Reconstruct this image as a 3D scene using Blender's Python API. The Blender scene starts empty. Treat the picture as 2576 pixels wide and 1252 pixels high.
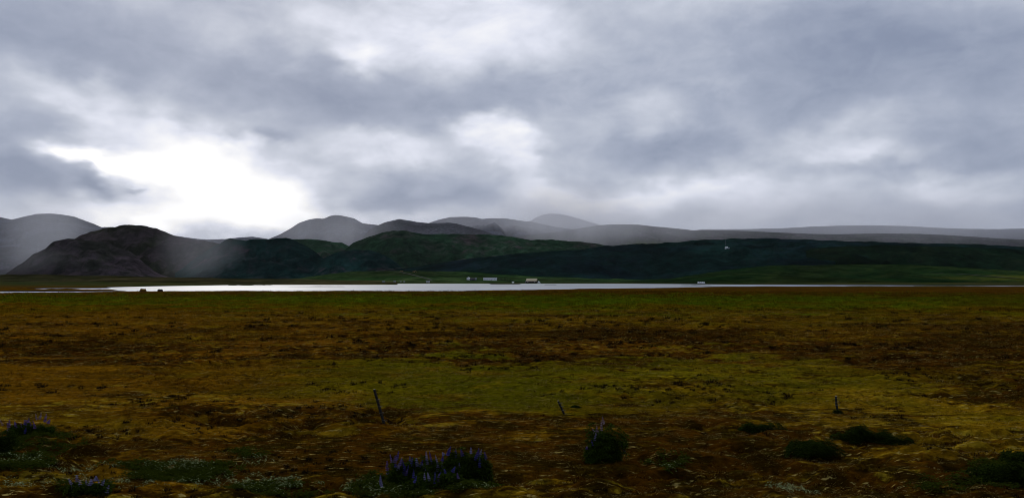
import bpy, math, random
import numpy as np
from mathutils import Vector, Matrix
from mathutils.bvhtree import BVHTree
R = math.radians
random.seed(7); rng = np.random.default_rng(11)
sc = bpy.context.scene
col = sc.collection

# ------------------------------------------------------------------ camera
CAMH, PITCH, F = 4.3, R(2.415), 1874.0        # F: focal length for a 2576 wide picture
cam = bpy.data.cameras.new('camera'); camo = bpy.data.objects.new('camera', cam); col.objects.link(camo)
camo.location = (0, 0, CAMH); camo.rotation_euler = (R(90)+PITCH, 0, 0)
cam.sensor_width = 36; cam.lens = 36*F/2576; cam.clip_start = .1; cam.clip_end = 90000
sc.camera = camo

def ray(X, Y):
    xc, yc = (X-1288)/F, (626-Y)/F
    return Vector((xc, math.cos(PITCH)-yc*math.sin(PITCH), math.sin(PITCH)+yc*math.cos(PITCH)))
def gp(X, Y, z=0.0):                            # where the line of sight meets level z
    d = ray(X, Y); t = (z-CAMH)/d.z
    return Vector((d.x*t, d.y*t, z))
def az_el(X, Y):
    d = ray(X, Y).normalized()
    return math.atan2(d.x, d.y), math.asin(d.z)

# ------------------------------------------------------------------ node helpers
def N(nt, typ, **kw):
    n = nt.nodes.new(typ)
    for k, v in kw.items():
        if k == 'inp':
            for kk, vv in v.items(): n.inputs[kk].default_value = vv
        else: setattr(n, k, v)
    return n
def L(nt, a, b): nt.links.new(a, b)
def M(nt, op, a, b=None, c=None, clamp=False):
    n = nt.nodes.new('ShaderNodeMath'); n.operation = op; n.use_clamp = clamp
    for i, v in enumerate((a, b, c)):
        if v is None: continue
        if isinstance(v, (int, float)): n.inputs[i].default_value = v
        else: nt.links.new(v, n.inputs[i])
    return n.outputs[0]
def ramp(nt, fac, stops, interp='LINEAR'):
    n = nt.nodes.new('ShaderNodeValToRGB'); n.color_ramp.interpolation = interp
    e = n.color_ramp.elements
    while len(e) > 1: e.remove(e[-1])
    for i, (p, c) in enumerate(stops):
        el = e[0] if i == 0 else e.new(p)
        el.position = p
        el.color = (c, c, c, 1) if isinstance(c, (int, float)) else (*c, 1)
    nt.links.new(fac, n.inputs[0]); return n.outputs[0]
def mix(nt, fac, a, b, blend='MIX'):
    n = nt.nodes.new('ShaderNodeMix'); n.data_type = 'RGBA'; n.blend_type = blend
    for s, v in ((0, fac), (6, a), (7, b)):
        if isinstance(v, (int, float)): n.inputs[s].default_value = v
        elif isinstance(v, tuple): n.inputs[s].default_value = (*v, 1)
        else: nt.links.new(v, n.inputs[s])
    return n.outputs[2]
def noise(nt, vec, scale, detail=4, rough=.55, dist=0, sc3=None, loc=(0, 0, 0)):
    if sc3 or any(loc):
        m = nt.nodes.new('ShaderNodeMapping'); nt.links.new(vec, m.inputs[0])
        m.inputs['Scale'].default_value = sc3 or (1, 1, 1); m.inputs['Location'].default_value = loc; vec = m.outputs[0]
    n = nt.nodes.new('ShaderNodeTexNoise'); nt.links.new(vec, n.inputs['Vector'])
    n.inputs['Scale'].default_value = scale; n.inputs['Detail'].default_value = detail
    n.inputs['Roughness'].default_value = rough; n.inputs['Distortion'].default_value = dist
    return n.outputs[0]
def sstep(nt, x, a, b):
    n = nt.nodes.new('ShaderNodeMapRange'); n.interpolation_type = 'SMOOTHSTEP'
    nt.links.new(x, n.inputs[0]); n.inputs[1].default_value = a; n.inputs[2].default_value = b
    return n.outputs[0]

# ------------------------------------------------------------------ sky
SUN_AZ, SUN_EL = R(-20), R(32)                 # sun behind the cloud, ahead and to the left
w = bpy.data.worlds.new('World'); sc.world = w; w.use_nodes = True
nt = w.node_tree; nt.nodes.clear()
tc = N(nt, 'ShaderNodeTexCoord'); D = tc.outputs['Generated']
sep = N(nt, 'ShaderNodeSeparateXYZ'); L(nt, D, sep.inputs[0])
u = M(nt, 'ARCTAN2', sep.outputs[0], sep.outputs[1]); v = M(nt, 'ARCSINE', sep.outputs[2])
def wn(scale, loc, amp, detail=3):             # one warp component
    return M(nt, 'MULTIPLY', M(nt, 'SUBTRACT', noise(nt, D, scale, detail, .5, 0, (1, 1, 1.9), loc), .5), amp)
u2 = M(nt, 'ADD', M(nt, 'ADD', u, wn(4.5, (3, 1, 0), .20)), wn(17, (9, 4, 3), .07))
v2 = M(nt, 'ADD', M(nt, 'ADD', v, wn(5.5, (0, 7, 5), .085)), wn(17, (2, 8, 6), .045))
cmb = N(nt, 'ShaderNodeCombineXYZ'); L(nt, u2, cmb.inputs[0]); L(nt, v2, cmb.inputs[1])
# lighter gaps and darker masses of the cloud deck: azimuth/elevation given by the place in the photograph's sky
BLOBS = [  # X, Y, rx, ry, rot deg, amount
 (560, 470, 310, 160, -8, .72), (480, 565, 430, 60, 0, .50), (690, 550, 170, 90, 0, .34), (210, 385, 110, 30, -20, .42), (300, 410, 230, 45, -14, .60),
 (420, 320, 260, 60, -20, .24), (150, 250, 220, 60, -25, .20), (870, 150, 110, 60, 0, .30), (1225, 335, 105, 80, -30, .36), (1250, 395, 60, 70, -60, .14), (1190, 290, 70, 30, 0, .12),
 (800, 60, 260, 120, 0, .10), (1150, 60, 420, 170, 0, .24), (1040, 125, 330, 110, -10, .10), (1010, 375, 300, 60, 0, .20),
 (1400, 490, 260, 60, -10, .30), (1680, 495, 420, 60, 3, .30), (1900, 530, 350, 60, 0, .12), (2090, 370, 330, 90, 5, .16),
 (2190, 400, 190, 50, 10, .14), (2470, 490, 200, 55, 0, .14), (1640, 290, 400, 90, 5, .08), (950, 540, 300, 30, 0, .10), (200, 180, 60, 50, -30, .16),
 (20, 450, 150, 100, 0, -.30), (215, 470, 80, 50, -30, -.33), (345, 480, 60, 14, 0, -.25), (1050, 440, 200, 40, 0, -.05),
 (620, 215, 520, 110, -14, -.10), (800, 250, 380, 80, -12, -.09), (1100, 235, 330, 100, 0, -.10), (700, 355, 110, 40, 0, -.22),
 (1040, 490, 330, 45, 4, -.20), (1730, 385, 380, 60, 0, -.16), (2140, 150, 640, 190, -4, -.17), (2520, 390, 200, 90, -20, -.13),
 (2080, 445, 380, 40, 0, -.10), (100, 90, 330, 180, 0, -.14), (20, 330, 170, 100, 0, -.12), (1440, 250, 260, 90, 0, -.02),
 (2100, 640, 900, 60, 0, -.06),
]
tot = None
for X, Y, rx, ry, rot, amt in BLOBS:
    a, e = az_el(X, Y)
    m = N(nt, 'ShaderNodeMapping', vector_type='TEXTURE'); L(nt, cmb.outputs[0], m.inputs[0])
    m.inputs['Location'].default_value = (a, e, 0); m.inputs['Rotation'].default_value = (0, 0, R(rot))
    m.inputs['Scale'].default_value = (rx*1.5/F, ry*1.5/F, 1)
    g = N(nt, 'ShaderNodeTexGradient', gradient_type='QUADRATIC_SPHERE'); L(nt, m.outputs[0], g.inputs[0])
    g2 = sstep(nt, g.outputs['Fac'], 0, .85)
    tot = M(nt, 'MULTIPLY_ADD', g2, amt, tot if tot is not None else 0.0)
# general cloud texture: layered banks stretched along the horizon
n1 = noise(nt, D, 2.2, 5, .5, .3, (1, 1, 2.6), (4, 2, 1)); n2 = noise(nt, D, 7, 6, .55, .4, (1, 1, 2.2), (1, 5, 9)); n3 = noise(nt, D, 26, 5, .6, .2, (1, 1, 1.6))
tex = M(nt, 'MULTIPLY_ADD', M(nt, 'SUBTRACT', n1, .5), .34, M(nt, 'MULTIPLY_ADD', M(nt, 'SUBTRACT', n2, .5), .30, M(nt, 'MULTIPLY_ADD', M(nt, 'SUBTRACT', noise(nt, D, 13, 6, .6, .6, (1, 1, 1.8), (6, 6, 2)), .5), .23, M(nt, 'MULTIPLY', M(nt, 'SUBTRACT', n3, .5), .14))))
side = M(nt, 'MULTIPLY', M(nt, 'COSINE', M(nt, 'SUBTRACT', u, SUN_AZ)), .07)      # brighter towards the hidden sun
tot = M(nt, 'MULTIPLY', tot, M(nt, 'MULTIPLY_ADD', n2, 1.5, .25))
lum = M(nt, 'ADD', M(nt, 'ADD', M(nt, 'ADD', tot, tex), .475), side)
cc = ramp(nt, M(nt, 'MULTIPLY', lum, .8), [(0, (.175, .21, .31)), (.24, (.25, .295, .41)), (.37, (.37, .415, .53)), (.48, (.53, .57, .67)), (.62, (.76, .79, .90)), (.8, (1.0, 1.0, 1.02)), (1, (1.25, 1.25, 1.27))])
sky = N(nt, 'ShaderNodeTexSky', sky_type='NISHITA', sun_disc=False, sun_elevation=SUN_EL, sun_rotation=SUN_AZ, air_density=1.0, dust_density=2.0)
b1 = N(nt, 'ShaderNodeBackground', inp={'Strength': .07}); L(nt, sky.outputs[0], b1.inputs[0])
b2 = N(nt, 'ShaderNodeBackground', inp={'Strength': 1.0}); L(nt, cc, b2.inputs[0])
ms = N(nt, 'ShaderNodeMixShader', inp={0: .96}); L(nt, b1.outputs[0], ms.inputs[1]); L(nt, b2.outputs[0], ms.inputs[2])
wo = N(nt, 'ShaderNodeOutputWorld'); L(nt, ms.outputs[0], wo.inputs[0])
w.cycles.sampling_method = 'MANUAL'; w.cycles.sample_map_resolution = 512
sun = bpy.data.lights.new('sun', 'SUN'); sun.energy = 1.2; sun.angle = R(14); sun.color = (1, .95, .88)
suno = bpy.data.objects.new('sun', sun); col.objects.link(suno)
sd = Vector((math.sin(SUN_AZ)*math.cos(SUN_EL), math.cos(SUN_AZ)*math.cos(SUN_EL), math.sin(SUN_EL)))
suno.rotation_euler = sd.to_track_quat('Z', 'Y').to_euler()
sc.view_settings.view_transform = 'Standard'; sc.view_settings.look = 'None'; sc.view_settings.exposure = 0
sc.view_settings.gamma = 1; sc.view_settings.use_curve_mapping = False
sc.render.engine = 'CYCLES'; cy = sc.cycles
cy.max_bounces = 5; cy.diffuse_bounces = 2; cy.glossy_bounces = 2; cy.transmission_bounces = 3; cy.volume_bounces = 1; cy.transparent_max_bounces = 8
cy.volume_max_steps = 64; cy.use_denoising = True; cy.filter_width = .95

# ------------------------------------------------------------------ numpy noise
def _h(ix, iy, s):
    n = (ix.astype(np.int64)*374761393 + iy.astype(np.int64)*668265263 + s*982451653) & 0xffffffff
    n = ((n ^ (n >> 13))*1274126177) & 0xffffffff
    return ((n ^ (n >> 16)) & 0xffff)/65535.0
def vn(x, y, s=0):
    ix, iy = np.floor(x), np.floor(y); fx, fy = x-ix, y-iy
    fx = fx*fx*fx*(fx*(fx*6-15)+10); fy = fy*fy*fy*(fy*(fy*6-15)+10)
    a, b, c, d = _h(ix, iy, s), _h(ix+1, iy, s), _h(ix, iy+1, s), _h(ix+1, iy+1, s)
    return (a*(1-fx)+b*fx)*(1-fy)+(c*(1-fx)+d*fx)*fy - .5
def fbm(x, y, o=4, s=0, g=.5):
    r = 0; a = 1.0
    for k in range(o):
        r = r + a*vn(x*2**k+17.3*k, y*2**k-9.1*k, s+k); a *= g
    return r

# ------------------------------------------------------------------ object helpers
def mesh_obj(name, verts, faces, m=None, parent=None, smooth=False, link=True):
    me = bpy.data.meshes.new(name)
    if isinstance(verts, np.ndarray) and isinstance(faces, np.ndarray):
        k = faces.shape[1]
        me.vertices.add(len(verts)); me.vertices.foreach_set('co', verts.astype(np.float32).ravel())
        me.loops.add(faces.size); me.loops.foreach_set('vertex_index', faces.astype(np.int32).ravel())
        me.polygons.add(len(faces)); me.polygons.foreach_set('loop_start', np.arange(0, faces.size, k, dtype=np.int32))
        me.update(calc_edges=True)
    else:
        me.from_pydata([tuple(p) for p in verts], [], [tuple(f) for f in faces]); me.update()
    if smooth: me.polygons.foreach_set('use_smooth', np.ones(len(me.polygons), dtype=bool))
    if m: me.materials.append(m)
    o = bpy.data.objects.new(name, me)
    if link: col.objects.link(o)
    if parent: o.parent = parent
    return o
def tag(o, label=None, cat=None, group=None, kind=None):
    for k, vv in (('label', label), ('category', cat), ('group', group), ('kind', kind)):
        if vv: o[k] = vv
    return o
def thing(name, loc, rz=0, label=None, cat=None, group=None):
    o = bpy.data.objects.new(name, None); col.objects.link(o); o.location = loc; o.rotation_euler = (0, 0, rz)
    o.empty_display_size = .2
    return tag(o, label, cat, group)
def grid_faces(nr, nc):
    i = np.arange((nr-1)*nc).reshape(nr-1, nc)[:, :-1].ravel()
    return np.stack([i, i+1, i+nc+1, i+nc], 1)
class Geo:
    def __init__(s): s.v = []; s.f = []
    def add(s, vs, fs):
        b = len(s.v); s.v += [tuple(p) for p in vs]; s.f += [tuple(i+b for i in f) for f in fs]
    def box(s, x0, x1, y0, y1, z0, z1):
        s.add([(x, y, z) for z in (z0, z1) for x, y in ((x0, y0), (x1, y0), (x1, y1), (x0, y1))],
              [(3, 2, 1, 0), (4, 5, 6, 7), (0, 1, 5, 4), (1, 2, 6, 5), (2, 3, 7, 6), (3, 0, 4, 7)])
    def tube(s, pts, rad, n=8, cap=True):
        base = len(s.v); pts = [Vector(p) for p in pts]
        for k, p in enumerate(pts):
            t = (pts[min(k+1, len(pts)-1)]-pts[max(k-1, 0)]).normalized()
            a = t.orthogonal().normalized(); b = t.cross(a)
            if k and a.dot(pa) < 0: a = -a; b = -b
            pa = a; r = rad[k] if isinstance(rad, (list, tuple)) else rad
            for q in range(n):
                an = 2*math.pi*q/n; s.v.append(tuple(p+a*math.cos(an)*r+b*math.sin(an)*r))
        for k in range(len(pts)-1):
            for q in range(n):
                s.f.append((base+k*n+q, base+k*n+(q+1) % n, base+(k+1)*n+(q+1) % n, base+(k+1)*n+q))
        if cap: s.f.append(tuple(base+(len(pts)-1)*n+q for q in range(n))); s.f.append(tuple(base+n-1-q for q in range(n)))
    def obj(s, name, m, parent=None, smooth=False): return mesh_obj(name, s.v, s.f, m, parent, smooth)

# ------------------------------------------------------------------ materials
def new_mat(name):
    m = bpy.data.materials.new(name); m.use_nodes = True; t = m.node_tree; t.nodes.clear()
    o = N(t, 'ShaderNodeOutputMaterial'); p = N(t, 'ShaderNodeBsdfPrincipled'); L(t, p.outputs[0], o.inputs[0])
    p.inputs['Specular IOR Level'].default_value = .2; p.inputs['Roughness'].default_value = .9
    return m, t, p, o
def simple(name, c, rough=.8, spec=.2, var=.25, scale=3.0, metal=0.0):
    m, t, p, o = new_mat(name); g = N(t, 'ShaderNodeTexCoord')
    n = noise(t, g.outputs['Object'], scale, 5, .6)
    c2 = tuple(x*(1-var) for x in c); c3 = tuple(min(1, x*(1+var)) for x in c)
    L(t, mix(t, sstep(t, n, .3, .7), c2, c3), p.inputs['Base Color'])
    p.inputs['Roughness'].default_value = rough; p.inputs['Specular IOR Level'].default_value = spec; p.inputs['Metallic'].default_value = metal
    return m

def heath_group():
    """colour of the heath by place: bands of sedge, moss and heather parallel to the shore"""
    g = bpy.data.node_groups.new('heath_colour', 'ShaderNodeTree')
    g.interface.new_socket('Vector', in_out='INPUT', socket_type='NodeSocketVector')
    g.interface.new_socket('Grass', in_out='OUTPUT', socket_type='NodeSocketColor')
    g.interface.new_socket('Ground', in_out='OUTPUT', socket_type='NodeSocketColor')
    gi = N(g, 'NodeGroupInput'); go = N(g, 'NodeGroupOutput'); P = gi.outputs[0]
    s = N(g, 'ShaderNodeSeparateXYZ'); L(g, P, s.inputs[0]); x, y = s.outputs[0], s.outputs[1]
    fl = N(g, 'ShaderNodeCombineXYZ'); L(g, x, fl.inputs[0]); L(g, y, fl.inputs[1]); P = fl.outputs[0]
    lt = M(g, 'DIVIDE', M(g, 'LOGARITHM', M(g, 'DIVIDE', M(g, 'MAXIMUM', y, 2.0), 14.0), math.e), 3.13)
    wa = M(g, 'MULTIPLY', M(g, 'SUBTRACT', noise(g, P, .06, 4, .6), .5), .55)
    wb = M(g, 'MULTIPLY', M(g, 'SUBTRACT', noise(g, P, .22, 5, .65, 0, (.8, 1, 1), (50, 3, 0)), .5), .60)
    t = M(g, 'ADD', lt, M(g, 'ADD', wa, wb))
    OL, OR, GR, RU, BR, GL = (.135, .097, .003), (.128, .058, .0025), (.072, .072, .0015), (.062, .018, .001), (.075, .028, .002), (.050, .090, .0018)
    base = ramp(g, t, [(0, (.105, .068, .003)), (.08, (.145, .082, .003)), (.15, (.148, .084, .003)), (.22, OL), (.27, (.088, .074, .0025)), (.315, OL), (.36, (.092, .034, .002)),
                       (.47, (.096, .036, .002)), (.52, (.125, .066, .0025)), (.60, (.115, .075, .0025)), (.68, (.085, .080, .002)), (.74, GL), (.86, (.048, .080, .002)), (.895, BR), (1, (.060, .030, .003))])
    # orange sedge to the left, greener lens ahead
    lon = M(g, 'DIVIDE', x, M(g, 'MAXIMUM', y, 5.0))
    big = noise(g, P, .09, 4, .6, 0, (.6, 1, 1), (11, 40, 0))
    orm = sstep(g, M(g, 'ADD', big, M(g, 'MULTIPLY', lon, -.30)), .42, .72)
    base = mix(g, M(g, 'MULTIPLY', orm, ramp(g, t, [(0, .5), (.2, .85), (.7, .8), (.78, .15)])), base, (.118, .046, .002))
    rr_ = M(g, 'MULTIPLY', sstep(g, M(g, 'ADD', noise(g, P, .07, 4, .6, 0, (.5, 1, 1), (31, 2, 0)), M(g, 'MULTIPLY', lon, .22)), .50, .72), ramp(g, t, [(.1, .5), (.25, .85), (.5, .9), (.7, .5)]))
    base = mix(g, rr_, base, (.070, .030, .0015))
    base = mix(g, 1.0, base, ramp(g, noise(g, P, .28, 5, .65, 0, (.45, 1, 1), (5, 61, 0)), [(.32, .55), (.5, 1.0), (.68, 1.45)]), 'MULTIPLY')
    base = mix(g, 1.0, base, ramp(g, noise(g, P, 1.7, 5, .7, 0, (.35, 1, 1), (9, 16, 0)), [(.32, .60), (.5, 1.0), (.68, 1.45)]), 'MULTIPLY')
    ctr = M(g, 'SUBTRACT', 1.0, M(g, 'ABSOLUTE', M(g, 'MULTIPLY', M(g, 'ADD', lon, .07), 3.3)), None, True)
    bandg = ramp(g, t, [(.16, 0.0), (.21, 1.0), (.27, 1.0), (.33, 0.0)])
    base = mix(g, M(g, 'MULTIPLY', M(g, 'MULTIPLY', ctr, bandg), .8), base, GR)
    # amount of dark heather and of hollow shade put into the colour by distance
    amt = ramp(g, t, [(0, .72), (.07, .62), (.12, .52), (.20, .42), (.26, .31), (.29, .34), (.36, .60), (.45, .62), (.52, .42), (.60, .32), (.70, .20), (.86, .20), (.92, .40), (1, .35)], 'EASE')
    amt = M(g, 'ADD', amt, M(g, 'MULTIPLY', M(g, 'SUBTRACT', noise(g, P, .10, 4, .6, 0, (.5, 1, 1), (70, 5, 0)), .5), 1.8))
    amt = M(g, 'ADD', amt, M(g, 'MULTIPLY', lon, .16))
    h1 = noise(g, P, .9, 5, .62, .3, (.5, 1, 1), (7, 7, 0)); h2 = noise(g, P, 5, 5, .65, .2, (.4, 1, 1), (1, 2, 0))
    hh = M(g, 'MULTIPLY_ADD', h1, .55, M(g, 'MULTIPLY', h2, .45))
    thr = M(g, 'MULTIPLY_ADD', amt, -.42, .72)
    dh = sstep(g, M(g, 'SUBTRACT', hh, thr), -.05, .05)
    tone = noise(g, P, 9, 5, .75, 0, (.45, 1, 1))
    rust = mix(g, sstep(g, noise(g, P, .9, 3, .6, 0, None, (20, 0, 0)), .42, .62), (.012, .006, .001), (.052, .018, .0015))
    # yellow moss cushions, their pale streaks also painting in lit hummock edges
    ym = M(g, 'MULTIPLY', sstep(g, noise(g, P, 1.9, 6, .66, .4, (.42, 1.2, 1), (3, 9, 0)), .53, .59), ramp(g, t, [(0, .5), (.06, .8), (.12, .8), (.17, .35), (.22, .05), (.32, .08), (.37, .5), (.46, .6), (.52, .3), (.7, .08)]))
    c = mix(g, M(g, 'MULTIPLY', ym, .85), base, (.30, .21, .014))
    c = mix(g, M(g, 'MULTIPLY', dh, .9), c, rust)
    c = mix(g, 1.0, c, ramp(g, tone, [(.3, .42), (.5, 1.0), (.7, 1.8)]), 'MULTIPLY')
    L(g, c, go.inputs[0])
    fleck = M(g, 'MULTIPLY', sstep(g, noise(g, P, 7, 5, .7, 0, (.3, 1.3, 1)), .585, .64), ramp(g, t, [(0, .7), (.15, .5), (.25, .15), (.4, .5), (.5, .3), (.6, 0.0)]))
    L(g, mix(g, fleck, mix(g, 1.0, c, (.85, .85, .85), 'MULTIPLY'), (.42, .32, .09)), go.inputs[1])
    return g
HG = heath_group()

def ground_mat():
    m, t, p, o = new_mat('heath_ground'); geo = N(t, 'ShaderNodeNewGeometry'); P = geo.outputs['Position']
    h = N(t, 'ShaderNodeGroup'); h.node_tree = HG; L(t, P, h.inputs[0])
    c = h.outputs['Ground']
    # beyond the lake the shore is dull olive moor
    s = N(t, 'ShaderNodeSeparateXYZ'); L(t, P, s.inputs[0])
    far = sstep(t, s.outputs[1], 420, 640)
    fc = mix(t, sstep(t, noise(t, P, .02, 6, .6), .4, .62), (.022, .030, .008), (.045, .040, .012))
    c = mix(t, far, c, fc)
    bed = sstep(t, s.outputs[2], -.45, -.15)
    c = mix(t, bed, (.012, .011, .009), c)
    L(t, c, p.inputs['Base Color']); p.inputs['Roughness'].default_value = 1; p.inputs['Specular IOR Level'].default_value = 0
    bn = noise(t, P, 14, 6, .7); b = N(t, 'ShaderNodeBump', inp={'Strength': .8, 'Distance': .012}); L(t, bn, b.inputs['Height']); L(t, b.outputs[0], p.inputs['Normal'])
    return m
def grass_mat(name, gain, tint, tf=.5):
    m, t, p, o = new_mat(name); geo = N(t, 'ShaderNodeNewGeometry'); oi = N(t, 'ShaderNodeObjectInfo')
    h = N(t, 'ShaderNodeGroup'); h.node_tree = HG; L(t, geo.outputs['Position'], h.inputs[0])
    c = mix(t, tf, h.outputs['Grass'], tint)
    c = mix(t, 1.0, c, ramp(t, oi.outputs['Random'], [(0, .45*gain), (.6, .9*gain), (.9, 1.3*gain), (1, 2.1*gain)]), 'MULTIPLY')
    L(t, c, p.inputs['Base Color']); p.inputs['Roughness'].default_value = .9; p.inputs['Specular IOR Level'].default_value = 0
    tr = N(t, 'ShaderNodeBsdfTranslucent'); L(t, c, tr.inputs[0]); mx = N(t, 'ShaderNodeMixShader', inp={0: .3})
    L(t, p.outputs[0], mx.inputs[1]); L(t, tr.outputs[0], mx.inputs[2]); L(t, mx.outputs[0], o.inputs[0])
    return m
def hill_mat(name, green, scree, bias=.5, tip=None, spot=None):
    m, t, p, o = new_mat(name); geo = N(t, 'ShaderNodeNewGeometry'); P = geo.outputs['Position']
    a = noise(t, P, .0032, 7, .62, .5); b = noise(t, P, .022, 6, .65, .4); cst = noise(t, P, .05, 5, .7, .8, (1, .25, 2.5))
    k = M(t, 'ADD', M(t, 'MULTIPLY', a, .6), M(t, 'MULTIPLY', b, .4))
    c = mix(t, sstep(t, k, bias-.07, bias+.09), green, scree)
    c = mix(t, 1.0, c, ramp(t, b, [(.34, .5), (.5, 1.0), (.66, 1.5)]), 'MULTIPLY')
    c = mix(t, 1.0, c, ramp(t, cst, [(.3, .78), (.5, 1.0), (.7, 1.2)]), 'MULTIPLY')
    big_ = noise(t, P, .0016, 5, .6, .8, (1, 1, 2), (5, 3, 1)); fold = noise(t, P, .009, 5, .6, 1.2, (1, .35, 2))
    c = mix(t, 1.0, c, ramp(t, big_, [(.38, .70), (.5, 1.0), (.62, 1.6)]), 'MULTIPLY')
    c = mix(t, 1.0, c, ramp(t, fold, [(.36, .72), (.48, 1.0), (.52, 1.03), (.64, 1.35)]), 'MULTIPLY')
    if spot:                                   # a sunlit patch of meadow, its light painted into the colour
        (cx, cy, cz), rr, sc_ = spot
        d = N(t, 'ShaderNodeVectorMath', operation='SUBTRACT'); L(t, P, d.inputs[0]); d.inputs[1].default_value = (cx, cy, cz)
        d2 = N(t, 'ShaderNodeVectorMath', operation='MULTIPLY'); L(t, d.outputs[0], d2.inputs[0]); d2.inputs[1].default_value = (1/rr[0], 1/rr[1], 1/rr[2])
        ln = N(t, 'ShaderNodeVectorMath', operation='LENGTH'); L(t, d2.outputs[0], ln.inputs[0])
        dd = M(t, 'ADD', ln.outputs['Value'], M(t, 'MULTIPLY', M(t, 'SUBTRACT', b, .5), 2.0))
        c = mix(t, M(t, 'MULTIPLY', sstep(t, dd, 1.0, .2), .8), c, sc_)
    L(t, c, p.inputs['Base Color']); p.inputs['Roughness'].default_value = 1; p.inputs['Specular IOR Level'].default_value = 0
    bb = N(t, 'ShaderNodeBump', inp={'Strength': .4, 'Distance': 12.0}); L(t, M(t, 'ADD', b, M(t, 'MULTIPLY', cst, .6)), bb.inputs['Height']); L(t, bb.outputs[0], p.inputs['Normal'])
    return m

# ------------------------------------------------------------------ the ground: one sheet from the roadside to beyond the hills
WATER = -.6
def interp(tab, X): return np.interp(X, [a for a, b in tab], [b for a, b in tab])
near_tab = [(-900, 738), (0, 736.5), (150, 735), (400, 732.5), (500, 731), (900, 732), (1300, 730), (1400, 728), (1550, 725), (1750, 722), (1900, 720.2), (2300, 718.6), (2576, 719.6), (3600, 719)]
far_tab = [(-900, 728.5), (0, 727), (87, 725.5), (254, 723), (378, 720), (522, 717.7), (636, 715.8), (950, 714), (1010, 713), (1550, 713), (1700, 714), (1918, 716), (2330, 717.4), (2576, 717.8), (3600, 717.5)]
def terrain(x, y):
    r = np.hypot(x, y); yy = np.maximum(y, .1); X = np.where(y > 1, 1288+x/yy*F, np.where(x < 0, -900, 3600)); X = np.clip(X, -900, 3600)
    yn = 8058/(interp(near_tab, X)-705); yf = (CAMH-WATER)*F/(interp(far_tab, X)-705)
    yn = yn + fbm(x/30, y*0+3, 4, 3)*14*(yn/300); yf = yf + fbm(x/60, y*0+8, 4, 5)*26
    yf = np.maximum(yf, yn+12)
    dep = y if np.ndim(y) else np.array(y)
    dist = np.minimum(dep-yn, yf-dep)          # >0 inside the lake
    dist = np.where(y > 1, dist, -100)
    z = .22*fbm(x/38, y/38, 4, 9)*np.clip(r/25, 0, 1) + .12*np.exp(-((dep-yn+9)/8)**2)*(y > 1)*(1+1.2*fbm(x/22, y/22, 3, 4))
    sink = np.clip((dist+3)/12, 0, 1); sink = sink*sink*(3-2*sink)
    z = z*(1-sink) - 2.6*sink
    far = np.clip((dep-yf)/260, 0, 1)
    z = z + far*np.clip(1.2+2.2*fbm(x/150, y/150, 4, 21), -.1, 3)
    # spit and islets
    for X0, X1, Y0, half, ht in ISL:
        c = 1288+x/yy*F; yc = (CAMH-WATER)*F/(Y0-705)
        m = np.clip(1-np.abs((c-(X0+X1)/2)/((X1-X0)/2))**3, 0, 1)*(y > 1)
        top = WATER + ht*(.75+.8*fbm(x/9, y/9, 3, 13))
        k = np.exp(-((dep-yc)/half)**2)*m
        z = np.maximum(z, np.where(k > .02, WATER-1+(top-WATER+1)*np.minimum(1, k*1.6), -9))
    return z
ISL = [(-500, 375, 731.6, 15, 1.0), (350, 372, 731.6, 6, 1.1), (-200, 60, 729, 9, .8), (703, 890, 720.8, 9, .35), (560, 700, 717.5, 14, .5), (1225, 1318, 714.4, 20, 1.0), (1365, 1405, 716.0, 9, .45), (1700, 1800, 718.2, 9, .5), (60, 300, 724.2, 14, .8)]
def micro(x, y):
    """hummocks, tussocks and hollows, the same bands of heath as the material"""
    yy = np.maximum(y, 2); t = np.log(yy/14)/3.13 + (fbm(x*.05, y*.05, 3, 31)*.20+fbm(x*.16, y*.22, 4, 37)*.30)
    rough = np.interp(t, [0, .13, .17, .21, .30, .35, .46, .52, .7, 1], [1, 1, .8, .25, .25, .8, .9, .5, .3, .5])
    a = fbm(x/1.9, y/.95, 4, 41, .55); b = fbm(x/.6, y/.28, 3, 51, .6)
    hum = .24*np.clip(a+.05, -.35, 1) + .15*b - .10*np.clip(-a-.12, 0, 1)*3
    fade = np.clip((380-y)/120, 0, 1)*np.clip((np.hypot(x, y)-6)/6, 0, 1)
    return hum*rough*fade
def make_ground():
    az = np.concatenate([np.linspace(-180, -46, 24)[:-1], np.linspace(-46, -39, 20)[:-1], np.linspace(-39, 39, 760), np.linspace(39, 46, 20)[1:], np.linspace(46, 180, 24)[1:]])
    rr = np.concatenate([[.5, 3, 6, 9], np.geomspace(11.5, 60, 470), np.geomspace(60, 250, 150)[1:], np.geomspace(250, 1400, 190)[1:], np.geomspace(1400, 53000, 26)[1:]])
    A, Rr = np.meshgrid(np.radians(az), rr); x, y = np.sin(A)*Rr, np.cos(A)*Rr
    z = terrain(x, y)+micro(x, y)
    z = np.where((y > 1) & (z < WATER+.3) & (z > WATER-.02) & (y > 200), z+.0, z)
    v_ = np.stack([x.ravel(), y.ravel(), z.ravel()], 1)
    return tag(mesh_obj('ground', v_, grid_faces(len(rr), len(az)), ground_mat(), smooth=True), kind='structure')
ground = make_ground()

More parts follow.
